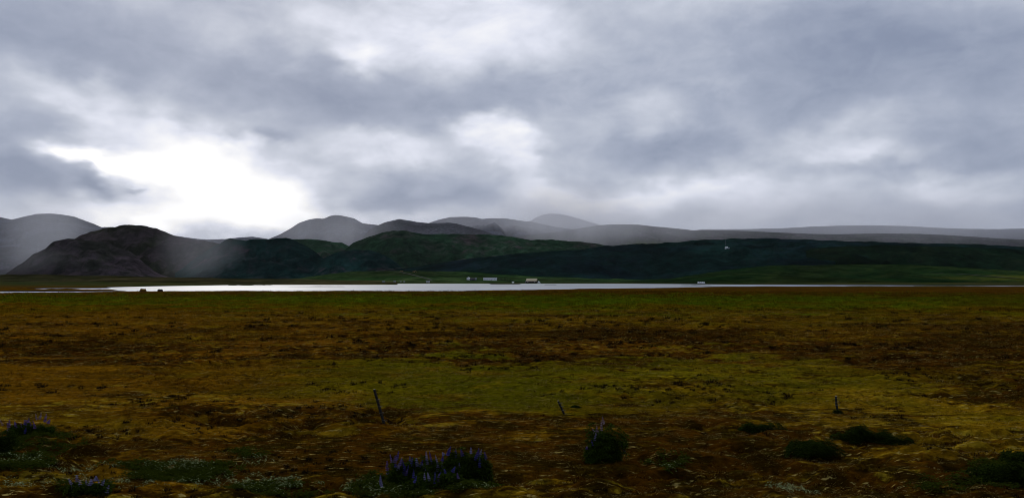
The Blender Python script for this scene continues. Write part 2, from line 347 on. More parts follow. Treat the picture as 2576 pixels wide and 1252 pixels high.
def lake_mat():
    m, t, p, o = new_mat('lake_water'); geo = N(t, 'ShaderNodeNewGeometry'); P = geo.outputs['Position']
    p.inputs['Base Color'].default_value = (.10, .13, .15, 1); p.inputs['IOR'].default_value = 1.8; p.inputs['Specular IOR Level'].default_value = .5
    rf = ramp(t, noise(t, P, .012, 4, .6, .3, (.25, 1, 1)), [(.35, .28), (.65, .40)]); L(t, rf, p.inputs['Roughness'])
    hgt = M(t, 'ADD', noise(t, P, .5, 4, .6, 0, (.3, 1, 1)), M(t, 'MULTIPLY', noise(t, P, .12, 3, .6, 0, (.4, 1, 1)), 2.0))
    b = N(t, 'ShaderNodeBump', inp={'Strength': 1.0, 'Distance': .012}); L(t, hgt, b.inputs['Height']); L(t, b.outputs[0], p.inputs['Normal'])
    return m
nx, ny = 40, 24
gx, gy = np.meshgrid(np.linspace(-1500, 1500, nx), np.linspace(150, 1500, ny))
tag(mesh_obj('lake', np.stack([gx.ravel(), gy.ravel(), np.full(gx.size, WATER)], 1), grid_faces(ny, nx), lake_mat()), kind='structure')

# ------------------------------------------------------------------ hills
HILLS = []
def hill(pts, depth, wf, wb, mat_, seed, rough=1.0, cols=None, base=-4.0, gull=1.0, p=1.5, name='hill'):
    """a ridge standing `depth` metres off, its crest running through the given outline, falling to its foot in front and behind"""
    if depth > 3750: k_ = 3.2; depth *= k_; wf *= k_; wb *= k_; rough *= .25
    X0, X1 = pts[0][0], pts[-1][0]; cols = cols or int((X1-X0)*.5)+12
    X = np.linspace(X0, X1, cols); px = [a for a, b in pts]; Y = np.interp(X, px, [b for a, b in pts])
    k = np.array([1, 2, 3, 2, 1.])/9 if cols > 30 else np.array([1.])
    Y = np.convolve(np.pad(Y, len(k)//2, 'edge'), k, 'valid')
    xc, yc = (X-1288)/F, (626-Y)/F
    fy = math.cos(PITCH)-yc*math.sin(PITCH); fz = math.sin(PITCH)+yc*math.cos(PITCH)
    cx = xc/fy; zr = CAMH+fz/fy*depth
    zr = zr + fbm(cx*depth/40, cx*0+seed, 4, seed)*depth*.0011*rough
    t = np.concatenate([-np.linspace(1, 0, 46)[:-1]**1.25, np.linspace(0, 1, 12)**1.3])
    T, CX = np.meshgrid(t, cx, indexing='ij'); ZR = np.broadcast_to(zr, T.shape)
    DY = depth + np.where(T < 0, T*wf, T*wb)
    x = CX*DY; aT = np.abs(T)
    S = (1-aT)**p*(1-.45*np.sin(np.pi*aT)*0) ; S = np.where(aT < .12, 1-(1-(1-.12)**p)*(aT/.12)**1.6, S)
    h = np.maximum(ZR-base, 2)
    # spurs and gullies that run down the slope
    g1 = fbm(x/(wf*.42)+T*.6, T*1.3+seed, 4, seed+3, .55); g2 = 1-np.abs(fbm(x/(wf*.16)+T*.8, T*1.1, 3, seed+9, .6))*2.2
    env = np.clip(aT*3.2, 0, 1)*np.clip((1-aT)*2.6, 0, 1)
    z = base + h*S + h*env*(g1*.26*gull + (1-g2)*.09*gull) + env*fbm(x/60, DY/60, 4, seed+5)*h*.11*rough
    lim = CAMH+(ZR-CAMH)*(DY/depth) - h*.012*np.clip(aT*6, 0, 1)       # the crest stays the skyline
    z = np.where(T < 0, np.minimum(z, lim), z)
    v_ = np.stack([x.ravel(), DY.ravel(), z.ravel()], 1)
    o = tag(mesh_obj(name, v_, grid_faces(len(t), cols), mat_, smooth=True), kind='structure')
    HILLS.append(o); return o

m_left = hill_mat('hill_left', (.015, .017, .008), (.028, .021, .022), .50)
m_spur = hill_mat('hill_spur', (.012, .013, .009), (.022, .017, .019), .46)
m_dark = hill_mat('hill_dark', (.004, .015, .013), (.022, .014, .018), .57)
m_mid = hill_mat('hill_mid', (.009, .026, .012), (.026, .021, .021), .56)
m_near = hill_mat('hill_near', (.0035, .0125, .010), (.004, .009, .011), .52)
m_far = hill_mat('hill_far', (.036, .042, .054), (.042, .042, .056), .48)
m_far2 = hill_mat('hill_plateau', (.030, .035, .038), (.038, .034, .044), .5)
m_mead = hill_mat('hill_meadow', (.014, .034, .009), (.024, .038, .012), .5)
m_moor = hill_mat('hill_moor', (.022, .024, .008), (.036, .030, .012), .5)

# far ranges
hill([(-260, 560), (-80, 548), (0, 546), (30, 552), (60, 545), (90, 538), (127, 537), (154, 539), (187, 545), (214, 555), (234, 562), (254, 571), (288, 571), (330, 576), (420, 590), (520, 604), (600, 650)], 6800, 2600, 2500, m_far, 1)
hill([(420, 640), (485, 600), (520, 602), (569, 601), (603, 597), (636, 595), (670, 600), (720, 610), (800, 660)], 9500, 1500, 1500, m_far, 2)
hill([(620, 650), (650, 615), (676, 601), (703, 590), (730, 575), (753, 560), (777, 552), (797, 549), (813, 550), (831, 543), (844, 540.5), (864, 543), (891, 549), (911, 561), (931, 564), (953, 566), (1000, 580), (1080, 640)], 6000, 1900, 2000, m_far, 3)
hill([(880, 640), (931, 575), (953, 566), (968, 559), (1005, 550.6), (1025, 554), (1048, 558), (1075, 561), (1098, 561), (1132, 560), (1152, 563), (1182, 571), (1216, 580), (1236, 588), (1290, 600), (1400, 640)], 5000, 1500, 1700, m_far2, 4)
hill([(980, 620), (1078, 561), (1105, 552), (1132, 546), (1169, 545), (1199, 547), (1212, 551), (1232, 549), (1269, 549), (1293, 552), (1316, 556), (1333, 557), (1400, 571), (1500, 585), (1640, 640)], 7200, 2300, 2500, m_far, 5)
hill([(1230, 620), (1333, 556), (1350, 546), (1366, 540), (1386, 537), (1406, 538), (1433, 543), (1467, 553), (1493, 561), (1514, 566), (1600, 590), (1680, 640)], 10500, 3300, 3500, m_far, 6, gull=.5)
hill([(1180, 640), (1260, 600), (1400, 583), (1500, 567.5), (1527, 565), (1567, 564), (1607, 565), (1651, 570), (1693, 573.5), (1744, 579), (1796, 579), (1881, 581), (1967, 585), (2036, 588), (2104, 589), (2207, 587), (2310, 588), (2378, 591), (2447, 595), (2515, 600), (2576, 602), (2900, 615), (3300, 620)], 5200, 2000, 2000, hill_mat('hill_heather', (.030, .036, .028), (.042, .036, .042), .5, spot=((2660, 13100, 560), (800, 2700, 380), (.10, .125, .03))), 7, gull=.5)  # spot: sunlight on the lower slope, painted as yellow-green
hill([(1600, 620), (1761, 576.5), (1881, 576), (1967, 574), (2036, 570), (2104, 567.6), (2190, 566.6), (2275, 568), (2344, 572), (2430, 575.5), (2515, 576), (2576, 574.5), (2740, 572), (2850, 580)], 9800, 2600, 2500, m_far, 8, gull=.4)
# nearer dark hills
hill([(-300, 632), (-100, 626), (0, 622), (33, 620), (67, 627), (110, 640), (190, 665), (260, 700)], 3900, 1000, 900, m_far2, 9)
hill([(20, 700), (60, 662), (84, 645), (117, 630), (150, 612), (174, 603), (187, 600), (208, 591), (234, 582), (261, 574), (291, 571), (301, 566), (315, 564), (338, 565), (365, 569), (392, 575), (422, 586), (449, 596), (485, 601), (522, 606), (549, 611), (600, 640), (680, 700)], 2900, 560, 800, m_left, 10, rough=1.6)
hill([(10, 690), (60, 660), (84, 640), (117, 622), (127, 612), (141, 607), (174, 601), (200, 603), (240, 608), (270, 612), (290, 624), (325, 632), (350, 650), (370, 668), (410, 692), (430, 700)], 2350, 420, 400, m_spur, 11, rough=2.2, gull=.8)
hill([(640, 650), (700, 612), (737, 601), (770, 601), (803, 603), (862, 611), (890, 625), (960, 660)], 3700, 700, 800, m_mid, 12)
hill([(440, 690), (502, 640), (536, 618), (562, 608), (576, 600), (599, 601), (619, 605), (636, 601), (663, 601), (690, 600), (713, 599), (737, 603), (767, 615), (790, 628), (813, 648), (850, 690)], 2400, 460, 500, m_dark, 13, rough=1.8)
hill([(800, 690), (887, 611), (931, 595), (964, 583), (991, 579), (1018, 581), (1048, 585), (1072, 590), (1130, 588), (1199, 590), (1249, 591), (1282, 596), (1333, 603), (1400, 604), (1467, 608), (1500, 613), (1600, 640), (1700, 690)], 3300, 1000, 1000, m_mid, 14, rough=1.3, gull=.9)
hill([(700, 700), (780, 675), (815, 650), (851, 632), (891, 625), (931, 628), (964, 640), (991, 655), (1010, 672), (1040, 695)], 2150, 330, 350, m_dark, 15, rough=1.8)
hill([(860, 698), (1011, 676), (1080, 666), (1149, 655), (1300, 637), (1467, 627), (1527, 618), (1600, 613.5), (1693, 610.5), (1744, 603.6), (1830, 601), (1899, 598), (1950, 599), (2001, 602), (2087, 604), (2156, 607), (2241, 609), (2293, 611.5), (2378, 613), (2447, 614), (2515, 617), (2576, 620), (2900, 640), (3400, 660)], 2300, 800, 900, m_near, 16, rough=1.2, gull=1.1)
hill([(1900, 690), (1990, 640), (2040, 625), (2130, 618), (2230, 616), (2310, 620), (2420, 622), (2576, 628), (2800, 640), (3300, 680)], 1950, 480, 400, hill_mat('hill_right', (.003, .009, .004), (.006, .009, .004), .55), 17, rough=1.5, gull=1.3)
# low green foothills along the far shore
foot = [
 hill([(-400, 694), (0, 691), (100, 690), (200, 692), (300, 693.5), (500, 699), (700, 701.5), (850, 704), (1000, 708)], 1250, 480, 400, m_moor, 18, base=-1.0, gull=.6),
 hill([(640, 708), (760, 698), (831, 688), (900, 683), (950, 681), (1098, 682), (1165, 682.5), (1210, 686), (1266, 691), (1340, 695), (1420, 697), (1567, 701), (1650, 706)], 1650, 480, 400, m_mead, 19, base=-1.0, gull=1.0),
 hill([(1560, 707), (1640, 703), (1693, 700), (1762, 689), (1830, 679), (1933, 668), (2000, 667), (2120, 666), (2275, 665), (2412, 672), (2576, 682), (2800, 688), (3300, 700)], 1500, 520, 500, hill_mat('hill_meadow_right', (.006, .020, .005), (.014, .024, .006), .5, spot=((880, 1290, 8), (200, 300, 9), (.075, .085, .012))), 20, base=-1.0, gull=1.5)]

# ------------------------------------------------------------------ what stands on the terrain
bpy.context.view_layer.update()
def bvh(o):
    me = o.data; v_ = np.empty(len(me.vertices)*3, np.float32); me.vertices.foreach_get('co', v_)
    return BVHTree.FromPolygons([tuple(p) for p in v_.reshape(-1, 3)], [tuple(p.vertices) for p in me.polygons])
trees_ = [bvh(o) for o in foot+HILLS[9:17]]
def shoot(X, Y):
    """first hillside met by the line of sight"""
    d = ray(X, Y).normalized(); best = None
    for b in trees_:
        h = b.ray_cast(Vector((0, 0, CAMH)), d)
        if h[0] is not None and (best is None or h[3] < best[1]): best = (h[0], h[3])
    return best[0] if best else gp(X, max(Y, 712.5), .5)
def surf_z(x, y):
    z = float(terrain(np.array([x]), np.array([y]))[0])+float(micro(np.array([x]), np.array([y]))[0])
    for b in trees_[:3]:
        h = b.ray_cast(Vector((x, y, 900)), Vector((0, 0, -1)))
        if h[0] is not None: z = max(z, h[0].z)
    return z

M_white = simple('white_paint', (.74, .75, .76), .6, .3, .08)
M_grey = simple('grey_concrete', (.13, .14, .15), .8, .2, .15)
M_tin = simple('roof_tin_grey', (.22, .25, .30), .5, .4, .15)
M_tan = simple('roof_tan', (.52, .43, .28), .7, .2, .12)
M_darkroof = simple('dark_roof', (.035, .035, .045), .7, .2, .2)
M_darkwood = simple('weathered_wood', (.020, .017, .013), .9, .1, .5, 14)
M_wood_end = simple('cut_wood_end', (.30, .27, .20), .9, .1, .3, 20)
M_wire = simple('galvanised_wire', (.16, .16, .13), .7, .2, .2, 30, .1)
M_red = simple('red_paint', (.30, .03, .02), .6, .3, .1)
M_glass = simple('window_glass', (.02, .025, .03), .15, .5, .1)
M_track = simple('gravel_track', (.045, .046, .040), .95, .05, .3, .05)
M_rock = simple('dark_rock', (.018, .018, .019), .9, .1, .4, 2)
M_bark = simple('bark', (.03, .022, .016), .9, .1, .3)
M_conifer = simple('conifer_needles', (.008, .017, .010), .9, .05, .4, 1.5)

def prism(W, Dp, hw, hr, over=.3):
    """gable roof running along x"""
    g = Geo(); x, y = W/2+over, Dp/2+over; t = .18
    g.add([(-x, -y, hw-.05), (x, -y, hw-.05), (x, 0, hr), (-x, 0, hr), (-x, y, hw-.05), (x, y, hw-.05),
           (-x, -y, hw-.05+t), (x, -y, hw-.05+t), (x, 0, hr+t), (-x, 0, hr+t), (-x, y, hw-.05+t), (x, y, hw-.05+t)],
          [(0, 3, 2, 1), (3, 4, 5, 2), (6, 7, 8, 9), (9, 8, 11, 10), (0, 1, 7, 6), (5, 4, 10, 11), (0, 6, 9, 3), (3, 9, 10, 4), (1, 2, 8, 7), (2, 5, 11, 8)])
    return g
def house(name, X, Y, W, Dp, hw, hr, wallm, roofm, rz, label, cat, group=None, wins=3, door=True, chim=False):
    p = shoot(X, Y); t = thing(name, p, rz, label, cat, group)
    g = Geo(); x, y = W/2, Dp/2
    g.add([(-x, -y, -2), (x, -y, -2), (x, y, -2), (-x, y, -2), (-x, -y, hw), (x, -y, hw), (x, y, hw), (-x, y, hw), (-x, 0, hr-.05), (x, 0, hr-.05)],
          [(0, 1, 5, 4), (2, 3, 7, 6), (1, 2, 6, 9, 5), (3, 0, 4, 8, 7), (3, 2, 1, 0)])
    g.obj('wall', wallm, t)
    rf = prism(W, Dp, hw, hr).obj('roof', roofm, t)
    if chim: c = Geo(); c.box(W*.2, W*.2+.7, -.35, .35, hr-.6, hr+.9); c.obj('chimney', M_grey, rf)
    n = wins+(1 if door else 0)
    for k in range(n):
        cx = -x+W*(k+.5)/n
        if door and k == n//2:
            d = Geo(); d.box(cx-.6, cx+.6, -y-.06, -y+.05, 0, min(2.1, hw*.8)); d.obj('door', M_darkroof, t); continue
        wn_ = Geo(); wn_.box(cx-.75, cx+.75, -y-.05, -y+.05, hw*.38, hw*.78); wo_ = wn_.obj('window', M_white, t)
        pn = Geo(); pn.box(cx-.62, cx+.62, -y-.07, -y-.045, hw*.44, hw*.73); pn.obj('pane', M_glass, wo_)
    return t
def copy_tree(o, parent=None):
    c = o.copy(); col.objects.link(c); c.parent = parent
    for ch in [q for q in o.children]: copy_tree(ch, c)
    return c

# the farm by the far shore
house('farm_building', 1233, 704.6, 24, 9, 2.6, 4.3, M_white, M_tin, R(4), 'long low white farm building with a pale grey roof above the far shore', 'farm building', wins=7)
house('farm_house', 1178.5, 703.6, 5, 5, 2.8, 4.6, M_white, M_white, R(75), 'small white cottage at the left end of the farm across the water', 'house', wins=1)
house('shed', 1188, 704.3, 9, 5, 2.0, 3.4, M_darkroof, M_darkroof, R(0), 'dark shed between the white cottage and the long white farm building', 'shed', wins=1)
house('shed', 1197, 703.7, 3, 3, 2.0, 3.0, M_grey, M_tin, R(10), 'tiny grey shed just left of the long white farm building', 'shed', wins=1, door=False)
house('barn', 1338, 712.0, 17, 10, 3.4, 7.4, M_darkwood, M_tan, R(-14), 'barn with a broad tan roof standing on the far shore', 'barn', wins=2)
house('garage', 1326, 711.6, 5, 6, 2.4, 4.6, M_grey, M_tin, R(80), 'small grey gabled outbuilding leaning against the left of the tan roofed barn', 'outbuilding', wins=1, door=False)
house('hut', 1290.5, 711.6, 3.4, 2.4, 1.1, 1.8, M_white, M_white, R(0), 'little white hut on the shore left of the tan roofed barn', 'hut', wins=1, door=False)
house('cabin', 1076.5, 710.5, 6, 3, 1.5, 2.4, M_white, M_tin, R(5), 'lone pale cabin on the shore left of the farm, below the branching track', 'cabin', wins=2)
for i, (X, Y, wd) in enumerate([(965, 709.8, 4), (993, 709.6, 3), (1008, 709.9, 2.6), (1017, 709.7, 2.2)]):
    lb = ['leftmost and widest of the four tiny grey huts in a row at the hill foot', 'second from the left of the four tiny grey huts at the hill foot',
          'third from the left of the four tiny grey huts at the hill foot', 'rightmost and smallest of the four tiny grey huts at the hill foot'][i]
    house('hut', X, Y, wd, 2.4, 1.2, 2.0, M_grey, M_grey, R(random.uniform(-20, 20)), lb, 'hut', 'grey huts at the foot of the hill', wins=1, door=False)

def tent(X, Y):
    t = thing('tent', shoot(X, Y), R(20), 'white pointed tent right of the tan roofed barn on the far shore', 'tent')
    g = Geo(); g.add([(-2, -2, -.5), (2, -2, -.5), (2, 2, -.5), (-2, 2, -.5), (-2, -2, 1.2), (2, -2, 1.2), (2, 2, 1.2), (-2, 2, 1.2)], [(0, 1, 5, 4), (1, 2, 6, 5), (2, 3, 7, 6), (3, 0, 4, 7)]); g.obj('tent_wall', M_white, t)
    g = Geo(); q = 2.15; g.add([(-q, -q, 1.15), (q, -q, 1.15), (q, q, 1.15), (-q, q, 1.15), (-.7, -.7, 2.6), (.7, -.7, 2.6), (.7, .7, 2.6), (-.7, .7, 2.6), (0, 0, 4.4)],
        [(0, 1, 5, 4), (1, 2, 6, 5), (2, 3, 7, 6), (3, 0, 4, 7), (4, 5, 8), (5, 6, 8), (6, 7, 8), (7, 4, 8)]); g.obj('canopy', M_white, t)
tent(1355.5, 712.2)
def caravan(X, Y, wd, lb):
    t = thing('caravan', gp(X, Y, .35)+Vector((0, 0, -.1)), R(6), lb, 'caravan', 'caravans parked on the far shore')
    g = Geo(); h = wd/2; g.add([(-h, -1.1, .6), (h, -1.1, .6), (h+.1, -1.1, 1.5), (h-.3, -1.1, 2.5), (-h+.3, -1.1, 2.5), (-h-.1, -1.1, 1.5)]+[(-h, 1.1, .6), (h, 1.1, .6), (h+.1, 1.1, 1.5), (h-.3, 1.1, 2.5), (-h+.3, 1.1, 2.5), (-h-.1, 1.1, 1.5)],
        [(0, 1, 2, 3, 4, 5), (11, 10, 9, 8, 7, 6)]+[(i, i+6, (i+1) % 6+6, (i+1) % 6) for i in range(6)]); g.obj('body', M_white, t)
    for x in (-h*.5, h*.35):
        g = Geo(); g.box(x-.45, x+.45, -1.14, -1.09, 1.4, 2.0); g.obj('window', M_glass, t)
    for y in (-1, 1):
        g = Geo(); g.tube([(0, y-.1, .32), (0, y+.1, .32)], .33, 12); g.obj('wheel', M_darkroof, t)
caravan(1761.5, 713.0, 6.0, 'longer of the two white caravans on the far shore at the right')
caravan(1769.5, 713.4, 3.2, 'shorter white caravan just right of the longer one on the far shore')
# yellow machinery on the slope above the farm
def digger(X, Y, s, rz, lb):
    MY = bpy.data.materials.get('yellow_paint') or simple('yellow_paint', (.28, .17, .03), .6, .3, .15)
    t = thing('excavator', shoot(X, Y), rz, lb, 'excavator', 'excavators on the slope'); t.scale = (s, s, s)
    g = Geo(); g.box(-1.6, 1.6, -1.3, 1.3, .9, 2.0); g.box(.4, 1.6, -1.2, 1.2, 2.0, 2.4); g.obj('body', MY, t)
    g = Geo(); g.box(-1.2, .2, -1.1, 0, 2.0, 3.1); g.obj('cab', M_glass, t)
    for y in (-1.2, .7):
        g = Geo(); g.box(-1.9, 1.9, y, y+.5, 0, .8); g.obj('track', M_darkroof, t)
    g = Geo(); g.tube([(-1.2, .5, 1.8), (-3.4, .5, 3.6), (-5.2, .5, 1.8), (-5.0, .5, .4)], .25, 6); g.obj('arm', MY, t)
digger(1012, 681.6+2.5, 1.0, 0, 'left of the two small yellow excavators on the green slope above the shore')
digger(1041, 682.2+3, 1.2, R(160), 'right and larger of the two small yellow excavators on the green slope')

# radio mast with its hut on the dark ridge
pm = shoot(1826, 624.5)
t = thing('radio_mast', pm, 0, 'thin pale lattice mast standing on the dark ridge beside a white hut', 'mast')
g = Geo()
for k in range(3):
    a = k*2.094; g.tube([(1.1*math.cos(a), 1.1*math.sin(a), -1), (.3*math.cos(a), .3*math.sin(a), 23)], .10, 5)
for j in range(12):
    z0 = j*1.9; r0 = 1.1-.8*z0/24; r1 = 1.1-.8*(z0+1.9)/24
    for k in range(3):
        a, b = k*2.094, (k+1)*2.094
        g.tube([(r0*math.cos(a), r0*math.sin(a), z0), (r1*math.cos(b), r1*math.sin(b), z0+1.9)], .09, 4)
g.obj('lattice', M_grey, t); g = Geo(); g.tube([(0, 0, 22.5), (0, 0, 27)], .12, 5); g.obj('antenna', M_grey, t)
g = Geo(); g.tube([(0, -.9, 14), (0, -1.5, 14)], [.3, .8], 10); g.obj('dish', M_grey, t)
house('hut', 1827.5, 625.2, 7, 5, 3.2, 4.8, M_white, M_white, R(15), 'small bright white hut at the foot of the mast on the dark ridge', 'hut', wins=1)
house('shed', 1833.5, 625.6, 4, 4, 2.2, 3.2, M_grey, M_tin, R(-10), 'low grey shed just right of the white hut on the dark ridge', 'shed', wins=1, door=False)

# windbreak of small dark conifers right of the long farm building
def conifer(x, y, z, h, s):
    rd = random.Random(s); t = thing('conifer_tree', (x, y, z), rd.uniform(0, 6), 'dark low conifer in the windbreak running down beside the long white farm building', 'tree', 'dark conifers in the windbreak by the farm')
    g = Geo(); g.tube([(0, 0, -.6), (0, 0, h*.5), (0, 0, h*.95)], [.16, .1, .03], 5); g.obj('trunk', M_bark, t)
    g = Geo()
    for k in range(90):
        f = rd.random()**.8; zz = h*(.12+.88*f); rr_ = (1-f)*h*.36*(.55+.6*rd.random())+.1; a = rd.uniform(0, 6.28); b = a+rd.uniform(.25, .5)
        p0 = (rr_*math.cos(a), rr_*math.sin(a), zz-.25*h*.2); p1 = (rr_*math.cos(b), rr_*math.sin(b), zz-.1); p2 = (.1*math.cos(a), .1*math.sin(a), zz+.2*h*.4)
        g.add([p0, p1, p2], [(0, 1, 2)])
    g.obj('crown', M_conifer, t)
pA, pB = shoot(1251, 703.6), shoot(1293, 709.0)
for k in range(16):
    f = k/15; x = pA.x*(1-f)+pB.x*f+random.uniform(-1, 1); y = pA.y*(1-f)+pB.y*f+random.uniform(-3, 3)
    conifer(x, y, surf_z(x, y)-.2, random.uniform(3.4, 5.6)*(1-.25*abs(f-.5)), 100+k)

# tracks over the hillside, laid on the slopes
def track(px, wdt, name='track'):
    pts = []
    for (X0, Y0), (X1, Y1) in zip(px[:-1], px[1:]):
        n = max(2, int(math.hypot(X1-X0, Y1-Y0)/5))
        for k in range(n): pts.append(shoot(X0+(X1-X0)*k/n, Y0+(Y1-Y0)*k/n))
    pts = [p for i, p in enumerate(pts) if i == 0 or (p-pts[i-1]).length < 350]
    vs, fs = [], []
    for i, p in enumerate(pts):
        d = pts[min(i+1, len(pts)-1)]-pts[max(i-1, 0)]; nrm = Vector((-d.y, d.x, 0)).normalized() if d.length > 0 else Vector((0, 1, 0))
        vs += [tuple(p+nrm*wdt+Vector((0, 0, .8))), tuple(p-nrm*wdt+Vector((0, 0, .8)))]
        if i: fs.append((2*i-2, 2*i-1, 2*i+1, 2*i))
    tag(mesh_obj(name, vs, fs, M_track), kind='structure')
c2 = lambda a, b: (830.6+a*.3348, 511.1+b*.3348)
c3 = lambda a, b: (1693+a*.3427, 511.1+b*.3427)
track([c2(345, 510), c2(520, 488), c2(660, 470), c2(760, 448), c2(940, 432), c2(1060, 412), c2(1200, 402), c2(1300, 388), c2(1400, 374), c2(1600, 360), c2(1760, 352), c2(1900, 343), c2(2010, 333)], 3.0)
track([c2(440, 512), c2(520, 518), c2(600, 535), c2(680, 555), c2(740, 572), c2(780, 588)], 2.2)
track([c3(400, 327), c3(500, 324), c3(620, 320), c3(760, 318), c3(900, 316)], 2.5)
track([c3(1880, 510), c3(2050, 517), c3(2200, 528), c3(2350, 540), c3(2576, 556)], 3.2)

# dark boulders on the spit and bank at the left
def boulder(name, X, Y, sx, sz, seed, label, zz=None, mat_=None, cat='boulder'):
    p = gp(X, Y, 0 if zz is None else zz); p.z = surf_z(p.x, p.y)
    rd = np.random.default_rng(seed); nu, nv = 14, 9
    V, Fc = [], []
    for j in range(nv):
        th = math.pi*j/(nv-1)
        for i in range(nu):
            ph = 2*math.pi*i/nu; d = np.array([math.sin(th)*math.cos(ph), math.sin(th)*math.sin(ph), math.cos(th)])
            d = np.sign(d)*np.abs(d)**.7
            k = 1+.3*float(fbm(np.array([d[0]*1.7+seed]), np.array([d[2]*1.7+d[1]]), 3, seed)[0]); V.append((d[0]*sx*k, d[1]*sx*.7*k, d[2]*sz*k+sz*.45))
    for j in range(nv-1):
        for i in range(nu): Fc.append((j*nu+i, (j+1)*nu+i, (j+1)*nu+(i+1) % nu, j*nu+(i+1) % nu))
    o = mesh_obj(name, V, Fc, mat_ or M_rock); o.location = p; return tag(o, label, cat)
boulder('boulder', 403, 733.4, .95, .55, 5, 'block shaped dark boulder at the water edge on the left, right of the spit')
boulder('boulder', 355, 731.8, .9, .42, 6, 'low dark boulder at the end of the thin spit at the left')
boulder('boulder', 370, 732.4, 1.3, .38, 8, 'wider flat dark boulder beside the tip of the thin spit')

# ------------------------------------------------------------------ fence posts left standing in the heath
def post(X0, Y0, X1, Y1, rad, wires, bend, label, loose):
    b = gp(X0, Y0); b.z = surf_z(b.x, b.y)-.12
    d = ray(X1, Y1); tdepth = (b.y-.05)/d.y; top = Vector((d.x*tdepth, b.y-.05, CAMH+d.z*tdepth))
    t = thing('fence_post', b, 0, label, 'fence post', 'old fence posts standing alone in the heath')
    ax = top-b; n = 14; pts = []; rads = []
    for k in range(n+1):
        f = k/n; off = Vector((bend*math.sin(f*math.pi), 0, 0)); pts.append(ax*f+off); rads.append(rad*(1.12-.16*f)*(1+random.uniform(-.05, .05)))
    g = Geo(); g.tube(pts, rads, 12); g.obj('stake', M_darkwood, t)
    g = Geo(); u_ = ax.normalized(); g.tube([pts[-1]+u_*.001, pts[-1]+u_*.014], [rads[-1]*.93, rads[-1]*.8], 12); g.obj('cut_end', M_wood_end, t)
    for f in wires:
        k = f*n; i = int(k); p = pts[i].lerp(pts[min(i+1, n)], k-i); rr_ = rad*1.09; g = Geo(); a0 = u_.orthogonal().normalized(); b0 = u_.cross(a0)
        ring = [p+a0*math.cos(q*math.pi/7)*rr_+b0*math.sin(q*math.pi/7)*rr_+u_*(.006*math.sin(q)) for q in range(15)]
        g.tube(ring, .0035, 5, False)
        g.tube([p+Vector((rr_, 0, 0)), p+Vector((rr_+.035, -.02, .025)), p+Vector((rr_+.05+loose*random.random(), -.03, .0)), p+Vector((rr_+.03, -.03, -.03))], .004, 5)
        g.obj('wire_loop', M_wire, t)
    return t
post(972, 1059, 941.5, 979, .040, (.27, .45, .60, .76), .0, 'tallest leaning fence post with a pale cut top and four wire loops, left of centre', .03)
post(1423, 1047, 1404, 1008, .034, (.22, .45, .68, .88), .006, 'shorter leaning fence post behind the tall lupine, middle of the three', .03)
post(2111, 1037, 2103, 996, .036, (.55, .72, .9), -.03, 'crooked upright fence post at the right with a dark patch round its foot', .02)

# ------------------------------------------------------------------ plants
def leaf_mat(name, c, c2, rough=.6, trans=.35):
    m, t, p, o = new_mat(name); g = N(t, 'ShaderNodeTexCoord'); n = noise(t, g.outputs['Object'], 26, 4, .7)
    cc_ = mix(t, sstep(t, n, .40, .66), c, c2); L(t, cc_, p.inputs['Base Color']); p.inputs['Roughness'].default_value = .8; p.inputs['Specular IOR Level'].default_value = 0
    tr = N(t, 'ShaderNodeBsdfTranslucent'); L(t, cc_, tr.inputs[0]); mx = N(t, 'ShaderNodeMixShader', inp={0: trans})
    L(t, p.outputs[0], mx.inputs[1]); L(t, tr.outputs[0], mx.inputs[2]); L(t, mx.outputs[0], o.inputs[0]); return m
ML_lup = leaf_mat('lupine_leaf', (.008, .016, .002), (.060, .095, .010))
ML_dark = leaf_mat('dark_shrub_leaf', (.005, .010, .002), (.042, .062, .008))
ML_pale = leaf_mat('pale_willow_leaf', (.05, .07, .02), (.36, .42, .20))
ML_green = leaf_mat('creeping_green_leaf', (.020, .030, .003), (.050, .062, .006))
MF_vio = leaf_mat('lupine_violet', (.035, .025, .15), (.10, .09, .29), .7, .2)
MF_lil = leaf_mat('lupine_lilac', (.09, .05, .17), (.20, .14, .31), .7, .2)
MF_pale = leaf_mat('lupine_pale', (.12, .105, .22), (.29, .27, .38), .7, .2)
MF_pink = leaf_mat('lupine_pink', (.13, .085, .12), (.32, .26, .28), .7, .2)
M_stem = leaf_mat('plant_stem', (.02, .035, .008), (.04, .06, .014))

